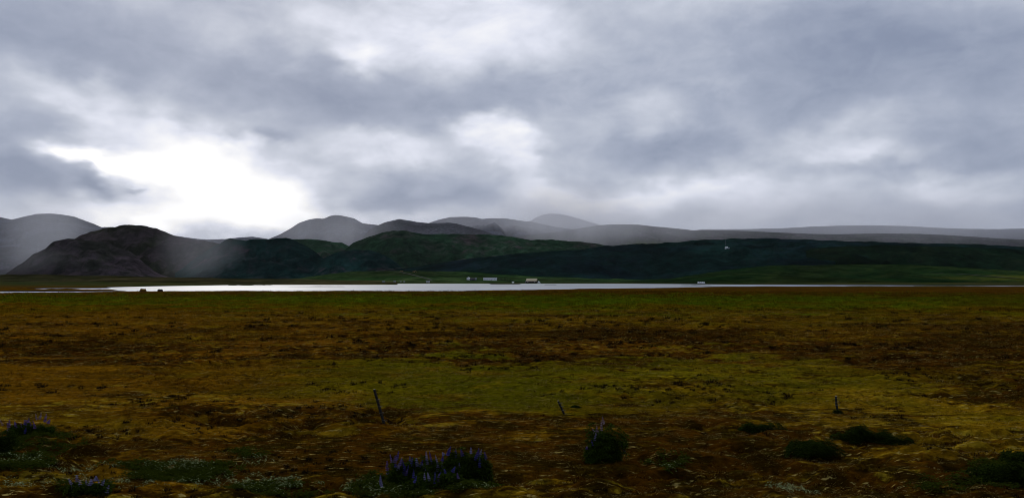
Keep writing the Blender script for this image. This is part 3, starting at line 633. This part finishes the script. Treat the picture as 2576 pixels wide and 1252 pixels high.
def palmate(g, c, nrm, size, rd, n=6):
    """a hand shaped leaf of narrow leaflets"""
    a = nrm.orthogonal().normalized(); b = nrm.cross(a); o0 = rd.uniform(0, 6.28)
    for k in range(n):
        an = o0+k*6.283/n; d = (a*math.cos(an)+b*math.sin(an)); s_ = nrm.cross(d)*size*.15
        p1 = c+d*size*.55+nrm*size*.10; p2 = c+d*size
        g.add([c, p1+s_, p2, p1-s_], [(0, 1, 2), (0, 2, 3)])
def simple_leaf(g, c, nrm, size, rd, wf=.3):
    a = nrm.orthogonal().normalized(); a.rotate(Matrix.Rotation(rd.uniform(0, 6.28), 3, nrm)); s_ = nrm.cross(a)*size*wf
    g.add([c-a*size*.5, c+s_, c+a*size*.5, c-s_], [(0, 1, 2), (0, 2, 3)])
def spike(base, top, rad, m, parent, rd):
    """a flower spike: whorls of florets round a stem, tapering to the tip"""
    g = Geo(); ax = top-base; ln = ax.length; u_ = ax.normalized(); a0 = u_.orthogonal().normalized(); b0 = u_.cross(a0)
    g.tube([base, base+ax*.5, top], [.004, .003, .0015], 4, False)
    nw = max(4, int(ln/.036))
    for k in range(nw):
        f = (k+.4)/nw; r = rad*(1-f)**.55*(1 if f > .08 else .8); c = base+ax*f; nf = 8 if r > .02 else 6; o0 = rd.uniform(0, 6.28)
        for q in range(nf):
            an = o0+q*6.283/nf; d = a0*math.cos(an)+b0*math.sin(an); s_ = u_.cross(d)*r*.36
            tip = c+d*r+u_*r*.25; up = c+d*r*.6+u_*.016; lo = c+d*r*.55-u_*.006
            g.add([c, tip+s_*.5, tip-s_*.5, up+s_, up-s_, lo], [(0, 1, 3), (3, 1, 2, 4), (0, 4, 2), (1, 5, 2), (0, 5, 1), (0, 2, 5)])
    return g.obj('flower_spike', m, parent)
def plant(name, X, Y, w_, h_, nleaf, spikes, label, cat, group=None, seed=0, leafm=None, dep=.6, kindleaf='palm', leafsize=.07, depth_only=None, stalks=14, pos=None):
    rd = random.Random(seed*13+5); p = pos or gp(X, Y); p.z = surf_z(p.x, p.y)-.03
    t = thing(name, p, rd.uniform(-.2, .2), label, cat, group)
    lobes = [(rd.uniform(-.7, .7), rd.uniform(-.6, .6), rd.uniform(.35, 1.1), rd.uniform(.2, .5)) for _ in range(14)]+[(0, 0, .8, .5)]
    g = Geo(); tips = []
    for k in range(nleaf):
        lx, ly, lh, lr = rd.choice(lobes); th = rd.uniform(0, 6.283); rr_ = lr*rd.random()**.4
        x = (lx+rr_*math.cos(th))*w_/2; y = (ly+rr_*math.sin(th))*w_/2*dep
        e = math.sqrt(max(0, 1-min(1, (rr_/lr)**2*.75))); z = h_*lh*e*rd.random()**.45
        c = Vector((x, y, z)); nrm = Vector((x/w_*1.6+rd.uniform(-.5, .5), y/w_*1.2+rd.uniform(-.6, .4), .9)).normalized(); s_ = leafsize*rd.uniform(.6, 1.35)
        palmate(g, c, nrm, s_*1.3, rd) if kindleaf == 'palm' else simple_leaf(g, c, nrm, s_, rd, .26)
        if len(tips) < stalks and z > h_*.4: tips.append(c)
    g.obj('foliage', leafm or ML_lup, t)
    if tips:
        g = Geo()
        for c in tips: g.tube([Vector((c.x*.3, c.y*.3, 0)), Vector((c.x*.8, c.y*.8, c.z*.55)), c], [.007, .005, .003], 4, False)
        g.obj('stalks', M_stem, t)
    spikes = list(spikes)+[(rd.uniform(-.42, .42)*w_, h_*rd.uniform(.55, 1.12), rd.uniform(.12, .22), fm) for (_, _, _, fm) in (spikes[::2] if h_ < .9 else [])]
    for (sx, sz, ln, fm) in spikes:                 # sideways place, top height, length
        ln *= rd.uniform(.75, 1.2); sz += rd.uniform(-.04, .04); lean_ = rd.uniform(-.06, .06)
        y = rd.uniform(-.5, .1)*w_*dep*.6; bse = Vector((sx+rd.uniform(-.02, .02), y, sz-ln)); spike(bse, Vector((sx+lean_, y+rd.uniform(-.04, .04), sz)), rd.uniform(.032, .052), fm, t, rd)
    return t
V, Pk, Pa, Li = MF_vio, MF_pink, MF_pale, MF_lil
GL_ = 'lupines in flower in the foreground'
# clump at the bottom centre
plant('lupine_plant', 1000, 1222, .62, 0.60, 550, [(-.22, .52, .20, Li), (-.12, .66, .22, Li), (-.03, .72, .18, V), (.07, .64, .22, Li), (.14, .60, .24, V), (.02, .50, .2, Pa), (-.2, .40, .16, Li), (.18, .46, .22, V)], 'purple lupine at the left end of the bottom centre clump', 'lupine', GL_, 1)
plant('lupine_plant', 1048, 1219, .62, 0.62, 550, [(-.18, .62, .2, V), (-.08, .66, .22, V), (.0, .60, .2, V), (.1, .60, .18, V), (.18, .56, .2, Pa), (-.04, .50, .12, V)], 'densely flowering violet lupine second from the left in the centre clump', 'lupine', GL_, 2)
plant('lupine_plant', 1092, 1216, .62, 0.68, 560, [(-.14, .70, .26, Pa), (-.06, .70, .28, V), (.08, .50, .2, Pa), (.16, .62, .1, V), (.12, .44, .2, Pa)], 'lupine with two tall pale and violet spikes in the middle of the centre clump', 'lupine', GL_, 3)
plant('lupine_plant', 1138, 1214, .62, 0.70, 560, [(-.08, .74, .15, V), (.06, .74, .22, V), (.1, .46, .18, Pa), (-.18, .66, .08, Pa)], 'leafy lupine with two upright spikes, right of the middle of the centre clump', 'lupine', GL_, 4)
plant('lupine_plant', 1180, 1212, .60, 0.70, 560, [(-.14, .68, .18, V), (.02, .73, .18, Pa), (.13, .72, .20, V), (.20, .40, .16, Pa)], 'lupine with three pale spikes in a row near the right of the centre clump', 'lupine', GL_, 5)
plant('lupine_plant', 1212, 1210, .44, 0.70, 480, [(-.05, .72, .18, Pa), (.08, .70, .16, V), (.05, .40, .26, V)], 'narrow lupine closing the right end of the centre clump', 'lupine', GL_, 6)
plant('lupine_plant', 1062, 1243, .75, .40, 300, [(-.18, .50, .20, V), (-.15, .42, .16, V), (.08, .44, .18, Pa), (.14, .42, .18, Pa), (.26, .48, .16, V), (.32, .40, .12, V)], 'low lupine in front of the centre clump with drooping violet spikes', 'lupine', GL_, 7)
plant('lupine_plant', 1130, 1243, .60, .34, 240, [(-.06, .42, .12, V), (.06, .40, .12, V), (.2, .36, .14, Li)], 'short lupine in front of the right half of the centre clump', 'lupine', GL_, 8)
plant('lupine_plant', 960, 1244, .40, .20, 110, [(.0, .42, .24, Pa), (.03, .36, .2, Pa)], 'single grey lilac spike standing left of the centre clump', 'lupine', GL_, 9)
# the tall solitary lupine
plant('lupine_plant', 1524, 1166, 1.02, 1.0, 1150, [(-.04, 1.10, .26, Pk), (-.12, 1.00, .22, Pk), (-.22, .90, .24, Pk), (-.17, .86, .2, Pk), (-.27, .84, .18, Pk), (-.28, .72, .16, Pa), (-.34, .56, .18, V), (-.24, .54, .16, V), (-.08, .58, .18, V), (.36, .50, .14, V), (.27, .44, .12, V), (.46, .36, .12, Li), (-.46, .46, .08, Li)],
      'tallest lupine, a solitary bush with pinkish white spikes right of centre', 'lupine', GL_, 10, dep=.7, stalks=26)
# left edge
plant('lupine_plant', 96, 1100, .75, .52, 330, [(-.3, .44, .15, Li), (-.22, .60, .16, Li), (-.1, .52, .2, Li), (.02, .66, .18, Pk), (.09, .68, .16, Pk), (.17, .66, .2, Li), (.3, .56, .14, Li), (-.02, .44, .18, Li)], 'lilac lupine bush near the left edge of the picture, upper one', 'lupine', GL_, 11)
plant('lupine_plant', 40, 1104, .8, .34, 300, [(-.34, .46, .18, Pk), (-.25, .42, .18, Li), (-.15, .46, .2, Li), (-.05, .40, .18, Li), (.06, .45, .2, Li), (.16, .40, .18, Li), (.26, .44, .16, V)], 'low lupine with many faded lilac spikes at the left edge', 'lupine', GL_, 12)
plant('shrub', 6, 1150, .75, .62, 420, [], 'black green leafy bush cut by the left edge below the lilac lupines', 'shrub', None, 13, leafm=ML_dark)
plant('lupine_plant', 205, 1262, .6, .26, 200, [(-.2, .30, .14, Pa), (-.1, .36, .16, Pa), (.0, .34, .14, Pa), (.12, .32, .14, Pa), (.2, .28, .12, Pa), (.27, .33, .12, Pa)], 'small pale flowered lupine at the bottom edge, lower left corner', 'lupine', GL_, 14)
plant('lupine_plant', 245, 1264, .5, .24, 160, [(-.12, .30, .12, Pa), (.05, .32, .14, Pa), (.16, .28, .12, Pa)], 'second small pale lupine at the bottom edge, right of the other one', 'lupine', GL_, 15)
# dark bushes at the right
plant('shrub', 1907, 1088, 1.45, .42, 1100, [], 'dark low bush at the right, farthest left of the three near the crooked post', 'shrub', 'dark bushes at the right', 20, leafm=ML_dark, leafsize=.055)
plant('shrub', 2040, 1143, 1.6, .50, 1500, [], 'dark bush nearest the viewer of the three near the crooked post', 'shrub', 'dark bushes at the right', 21, leafm=ML_dark, leafsize=.055)
plant('shrub', 2148, 1102, 1.30, .46, 1200, [], 'left half of the widest dark bush, below the crooked post', 'shrub', 'dark bushes at the right', 22, leafm=ML_dark, leafsize=.055)
plant('shrub', 2228, 1102, 1.30, .44, 1200, [], 'right half of the widest dark bush, right of the crooked post', 'shrub', 'dark bushes at the right', 23, leafm=ML_dark, leafsize=.055)
plant('shrub', 2530, 1215, 1.4, .42, 1200, [], 'black green bush at the right edge near the bottom corner', 'shrub', None, 24, leafm=ML_dark)
plant('shrub', 2560, 1165, 1.1, .32, 700, [], 'smaller dark bush above the one in the bottom right corner', 'shrub', None, 25, leafm=ML_dark)
plant('shrub', 2108, 1040, .35, .14, 90, [], 'small dark tuft round the foot of the crooked post', 'shrub', None, 26, leafm=ML_dark, leafsize=.05)
plant('shrub', 1448, 1030, .42, .12, 90, [], 'small dark tuft right of the middle fence post', 'shrub', None, 27, leafm=ML_dark, leafsize=.05)
# small dark shrubs scattered over the middle distance
SM = [(1909, 808, 17, 9, 'peaked dark shrub on the right of the plain, nearer one of a pair'), (1914, 793, 11, 7, 'small peaked dark shrub directly behind a nearer one on the right plain'),
      (2018, 817, 17, 8, 'round black shrub standing alone right of the peaked pair'), (1906, 828, 12, 4, 'tiny flat dark shrub in front of the peaked pair'),
      (612, 830, 56, 7, 'widest flat dark shrub on the left of the plain'), (530, 829, 28, 4, 'low shrub just left of the widest flat one'), (447, 824, 30, 4, 'thin dark shrub farther left of the widest flat one'),
      (871, 832, 32, 8, 'dark green shrub between the wide left shrub and the centre of the plain'), (984, 834, 20, 5, 'small shrub right of the dark green one on the centre left'),
      (1048, 832, 26, 6, 'shrub with pale tips in the row across the centre of the plain'), (1162, 832, 24, 6, 'neat dark shrub in the row at the centre of the plain'),
      (1286, 831, 18, 6, 'small shrub in the row just right of the picture centre line'), (1352, 845, 44, 6, 'low spreading shrub slightly nearer than the row, right of centre'),
      (12, 812, 24, 8, 'dark shrub at the left edge of the plain in the middle distance'), (2402, 820, 40, 7, 'broad low shrub near the right edge of the plain'),
      (2225, 822, 34, 5, 'thin low shrub left of the broad one near the right edge'), (2490, 822, 30, 5, 'thin low shrub cut near the right edge of the plain'),
      (2390, 871, 40, 5, 'low greenish shrub in the dark heather at the right'), (1115, 778, 12, 4, 'speck of a shrub on the bright green band at the centre'), (770, 842, 14, 6, 'small reddish shrub left of the dark green one'), (695, 818, 14, 4, 'tiny shrub above the widest flat one')]
for i, (X, Y, wp, hp, lb) in enumerate(SM):
    d = gp(X, Y).y; k = d/F
    plant('shrub', X, Y, wp*k, hp*k*1.1, 260, [], lb, 'shrub', 'small shrubs scattered over the plain', 40+i, leafm=ML_dark, leafsize=.16*k*6, kindleaf='simple', dep=.8, stalks=5)

# ------------------------------------------------------------------ grass and ground cover (stuff)
def tuft_mesh(n, h, spread, lean, wdt, seed, flat=False):
    rd = random.Random(seed); g = Geo()
    for k in range(n):
        a = rd.uniform(0, 6.283); r = spread*math.sqrt(rd.random()); b = Vector((r*math.cos(a), r*math.sin(a), -.02)); a2 = rd.uniform(0, 6.283)
        hh = h*rd.uniform(.5, 1.15); l_ = lean*rd.uniform(.2, 1.3)*hh; d = Vector((math.cos(a2), math.sin(a2), 0)); s_ = Vector((-d.y, d.x, 0))*wdt*rd.uniform(.6, 1.3)
        m_ = b+d*l_*.35+Vector((0, 0, hh*.62)); tp = b+d*l_+Vector((0, 0, hh*(.95 if not flat else .6)))
        g.add([b-s_, b+s_, m_+s_*.7, m_-s_*.7, tp], [(0, 1, 2, 3), (3, 2, 4)])
    return g
def leafy_mesh(n, spread, h, size, seed, wf=.35):
    rd = random.Random(seed); g = Geo()
    for k in range(n):
        a = rd.uniform(0, 6.283); r = spread*math.sqrt(rd.random()); c = Vector((r*math.cos(a), r*math.sin(a), h*rd.random()))
        simple_leaf(g, c, Vector((rd.uniform(-.6, .6), rd.uniform(-.8, .4), 1)).normalized(), size*rd.uniform(.6, 1.3), rd, wf)
    return g
def scatter(name, pts, scl, src_geo, m, label=None, tilt=.15, cat=None):
    """instances of one small source mesh on a cloud of points"""
    src = mesh_obj(name+'_tuft', src_geo.v, src_geo.f, m, link=False)
    me = bpy.data.meshes.new(name); n = len(pts); me.vertices.add(n); me.vertices.foreach_set('co', pts.astype(np.float32).ravel())
    a = me.attributes.new('sc', 'FLOAT', 'POINT'); a.data.foreach_set('value', scl.astype(np.float32))
    rot = np.stack([rng.normal(0, tilt, n), rng.normal(0, tilt, n), rng.uniform(0, 6.283, n)], 1)
    a = me.attributes.new('rt', 'FLOAT_VECTOR', 'POINT'); a.data.foreach_set('vector', rot.astype(np.float32).ravel())
    o = bpy.data.objects.new(name, me); col.objects.link(o); me.materials.append(m)
    ng = bpy.data.node_groups.new(name, 'GeometryNodeTree')
    ng.interface.new_socket('Geometry', in_out='INPUT', socket_type='NodeSocketGeometry'); ng.interface.new_socket('Geometry', in_out='OUTPUT', socket_type='NodeSocketGeometry')
    gi = ng.nodes.new('NodeGroupInput'); go = ng.nodes.new('NodeGroupOutput'); ip = ng.nodes.new('GeometryNodeInstanceOnPoints'); oi = ng.nodes.new('GeometryNodeObjectInfo')
    oi.inputs['Object'].default_value = src; ng.links.new(oi.outputs['Geometry'], ip.inputs['Instance']); ng.links.new(gi.outputs[0], ip.inputs['Points'])
    for nm, ty, sk in (('sc', 'FLOAT', 'Scale'), ('rt', 'FLOAT_VECTOR', 'Rotation')):
        q = ng.nodes.new('GeometryNodeInputNamedAttribute'); q.data_type = ty; q.inputs['Name'].default_value = nm
        ng.links.new([s for s in q.outputs if s.enabled and s.name == 'Attribute'][0], ip.inputs[sk])
    ng.links.new(ip.outputs[0], go.inputs[0]); md = o.modifiers.new('scatter', 'NODES'); md.node_group = ng
    return tag(o, label, None, None, 'stuff')
def field(n, r0, r1, half=41, power=1.0):
    """random places in the wedge of heath in view, denser near the road"""
    u_ = rng.random(n); r = r0*(r1/r0)**(u_**power); a = np.radians(rng.uniform(-half, half, n)); return np.sin(a)*r, np.cos(a)*r
def on(x, y): return np.stack([x, y, terrain(x, y)+micro(x, y)], 1)
def lt(x, y): return np.log(np.maximum(y, 2)/14)/3.13 + (fbm(x*.05, y*.05, 3, 31)*.20+fbm(x*.16, y*.22, 4, 37)*.30)

MG1 = grass_mat('sedge_blades', 1.1, (.13, .085, .005), .15); MG2 = grass_mat('short_grass_blades', 1.0, (.09, .066, .003), .1); MG3 = grass_mat('heather_twigs', .8, (.050, .016, .002), .5)
MG4 = grass_mat('dry_straw', 1.0, (.24, .18, .06), .7)
x, y = field(52000, 12.5, 60); k = lt(x, y); keep = rng.random(len(x)) < np.interp(k, [0, .15, .2, .3, .36, .5], [.3, .3, 1, 1, .35, .7]); x, y = x[keep], y[keep]
scatter('grass', on(x, y), rng.uniform(.6, 1.4, len(x))*np.clip(y/26, .8, 2.0), tuft_mesh(16, .060, .09, 1.0, .0045, 1), MG1)
x, y = field(30000, 12.5, 45)
scatter('moss_grass', on(x, y), rng.uniform(.5, 1.3, len(x))*np.clip(y/26, .8, 1.6), tuft_mesh(18, .035, .10, 1.6, .006, 2, True), MG2)
x, y = field(40000, 12.5, 70); k = lt(x, y); keep = rng.random(len(x)) < np.interp(k, [0, .08, .22, .28, .38, .46, .56], [1, 1, .12, .12, 1, 1, .25]); x, y = x[keep], y[keep]
hh = fbm(x/1.9, y/.95, 4, 41, .55); q = hh < .12; x, y = x[q], y[q]
scatter('heather', on(x, y), rng.uniform(.5, 1.3, len(x))*np.clip(y/24, .8, 2.4), tuft_mesh(20, .06, .11, .7, .006, 3), MG3)
x, y = field(42000, 55, 300); scatter('far_grass', on(x, y), rng.uniform(.6, 1.4, len(x))*np.clip(y/90, .7, 2.2), tuft_mesh(14, .16, .5, .9, .022, 4), MG1)
x, y = field(5000, 12.5, 60); q = fbm(x/2.5, y/1.2, 3, 91) > .10; x, y = x[q], y[q]; scatter('straw', on(x, y), rng.uniform(.5, 1.2, len(x))*np.clip(y/26, .8, 2.0), tuft_mesh(4, .10, .10, 1.8, .0045, 5, True), MG4)
x, y = field(90000, 12.5, 110); q = fbm(x/2.2, y/.9, 4, 93) > .03; x, y = x[q], y[q]; scatter('straw_flecks', on(x, y)+np.array([0, 0, .03]), rng.uniform(.5, 1.3, len(x))*np.clip(y/22, .8, 4.5), leafy_mesh(4, .09, .03, .022, 9, .22), simple('bleached_straw', (.22, .16, .055), .95, 0, .4, 3))
x, y = field(9000, 12.5, 130); k = lt(x, y); q = (fbm(x/6, y/3, 4, 88) > -.02+np.interp(k, [0, .10, .2, .3, .38, .5, .6], [-.1, 0, .36, .36, .05, .06, .22])); x, y = x[q], y[q]
scatter('dark_tufts', on(x, y), rng.uniform(.4, 1.5, len(x))*np.clip(y/26, .7, 3.0), tuft_mesh(34, .085, .11, 1.3, .008, 10), simple('dead_heather', (.012, .008, .003), .95, 0, .5, 5))
# creeping plants: pale leaves and green mats in the corner by the road
def patch(cx, cy, rx, ry, n):
    r = np.sqrt(rng.random(n)); a = rng.uniform(0, 6.283, n); X = cx+rx*r*np.cos(a); Y = cy+ry*r*np.sin(a)
    P = np.array([gp(float(p), float(q))[:] for p, q in zip(X, Y)]); nz = fbm(P[:, 0]/.35, P[:, 1]/.35, 3, 77) > -.18; P = P[nz]; return P[:, 0], P[:, 1]
PP = [(40, 1168, 70, 18, 260), (215, 1185, 110, 12, 70), (450, 1182, 90, 12, 260), (330, 1225, 150, 30, 80), (560, 1215, 110, 26, 120), (710, 1236, 120, 20, 560), (960, 1245, 100, 22, 200),
      (1080, 1248, 160, 16, 200), (640, 1170, 60, 14, 50), (1990, 1235, 70, 18, 90), (1680, 1190, 50, 14, 40), (90, 1235, 90, 20, 60)]
xs, ys = zip(*[patch(*p) for p in PP]); x, y = np.concatenate(xs), np.concatenate(ys)
p3 = on(x, y); p3[:, 2] += .03; scatter('creeping_willow', p3, rng.uniform(.6, 1.2, len(x)), leafy_mesh(7, .10, .07, .036, 6), ML_pale)
PG = [(50, 1175, 85, 26, 300), (440, 1200, 130, 26, 480), (330, 1180, 90, 14, 120), (700, 1243, 140, 20, 460), (1050, 1245, 180, 22, 800), (1190, 1228, 60, 22, 260), (215, 1252, 70, 12, 200), (520, 1195, 90, 20, 300),
      (960, 1225, 60, 16, 160), (1680, 1185, 60, 20, 120), (2520, 1200, 90, 36, 400), (2380, 1220, 100, 22, 120), (110, 1120, 110, 22, 300), (620, 1150, 60, 14, 80)]
xs, ys = zip(*[patch(*p) for p in PG]); x, y = np.concatenate(xs), np.concatenate(ys)
p3 = on(x, y); p3[:, 2] += .01; scatter('creeping_greenery', p3, rng.uniform(.7, 1.4, len(x)), leafy_mesh(26, .13, .09, .045, 7), ML_green)

# ------------------------------------------------------------------ air: even haze, and showers trailing over the hills
def vol_mat(name, dens, colr, hetero=None, aniso=.3):
    m = bpy.data.materials.new(name); m.use_nodes = True; t = m.node_tree; t.nodes.clear(); o = N(t, 'ShaderNodeOutputMaterial')
    p = N(t, 'ShaderNodeVolumePrincipled'); L(t, p.outputs[0], o.inputs['Volume']); p.inputs['Color'].default_value = (*colr, 1); p.inputs['Density'].default_value = dens; p.inputs['Anisotropy'].default_value = aniso
    if hetero:
        g = N(t, 'ShaderNodeTexCoord'); gr = N(t, 'ShaderNodeTexGradient', gradient_type='SPHERICAL'); L(t, g.outputs['Object'], gr.inputs[0])
        nn = noise(t, g.outputs['Object'], 1.6, 3, .6, 0, (1.8, .6, .3), (hetero, 0, 0))
        dd = M(t, 'MULTIPLY', M(t, 'MULTIPLY', sstep(t, gr.outputs['Fac'], 0, .8), sstep(t, nn, -.1, .95)), dens); L(t, dd, p.inputs['Density'])
    return m
g = Geo(); g.box(-54000, 54000, -54000, 54000, -14, 3700)
hz = g.obj('haze', vol_mat('haze_air', 0.4e-5, (.88, .92, 1.0))); tag(hz, kind='stuff')
def shower(X, Y, depth, wx, wz, wy, dens, seed, tiltx=0):
    d = ray(X, Y); k = depth/d.y; c = Vector((d.x*k, depth, CAMH+d.z*k)); nu, nv = 24, 14
    V_, F_ = [], []
    for j in range(nv):
        th = math.pi*j/(nv-1)
        for i in range(nu): ph = 2*math.pi*i/nu; V_.append((math.sin(th)*math.cos(ph), math.sin(th)*math.sin(ph), math.cos(th)))
    for j in range(nv-1):
        for i in range(nu): F_.append((j*nu+i, (j+1)*nu+i, (j+1)*nu+(i+1) % nu, j*nu+(i+1) % nu))
    o = mesh_obj('rain_shower', V_, F_, vol_mat('shower_air', dens, (.93, .94, 1.0), seed)); o.location = c; o.scale = (wx/F*depth, wy, wz/F*depth); o.rotation_euler = (0, R(tiltx), 0)
    return tag(o, kind='stuff')
SH = [(125, 580, 7000, 120, 150, 700, 1.1e-3, 1, 6), (40, 650, 2100, 170, 60, 200, 6e-4, 7, 6), (505, 630, 2050, 120, 120, 180, 1.3e-3, 2, -10), (820, 575, 7500, 230, 90, 700, 8e-4, 3, 0), (1180, 560, 20500, 420, 80, 1200, 4e-4, 8, 0),
      (1430, 545, 7500, 240, 110, 800, 1.4e-3, 4, 6), (1430, 540, 27000, 260, 110, 2000, 5e-4, 9, 0), (1680, 560, 7000, 320, 70, 700, 7e-4, 5, 0), (2200, 550, 25500, 900, 100, 2000, 4.5e-4, 6, 0), (2300, 570, 8500, 700, 60, 900, 2.2e-4, 10, 0)]
for s_ in SH: shower(*s_)
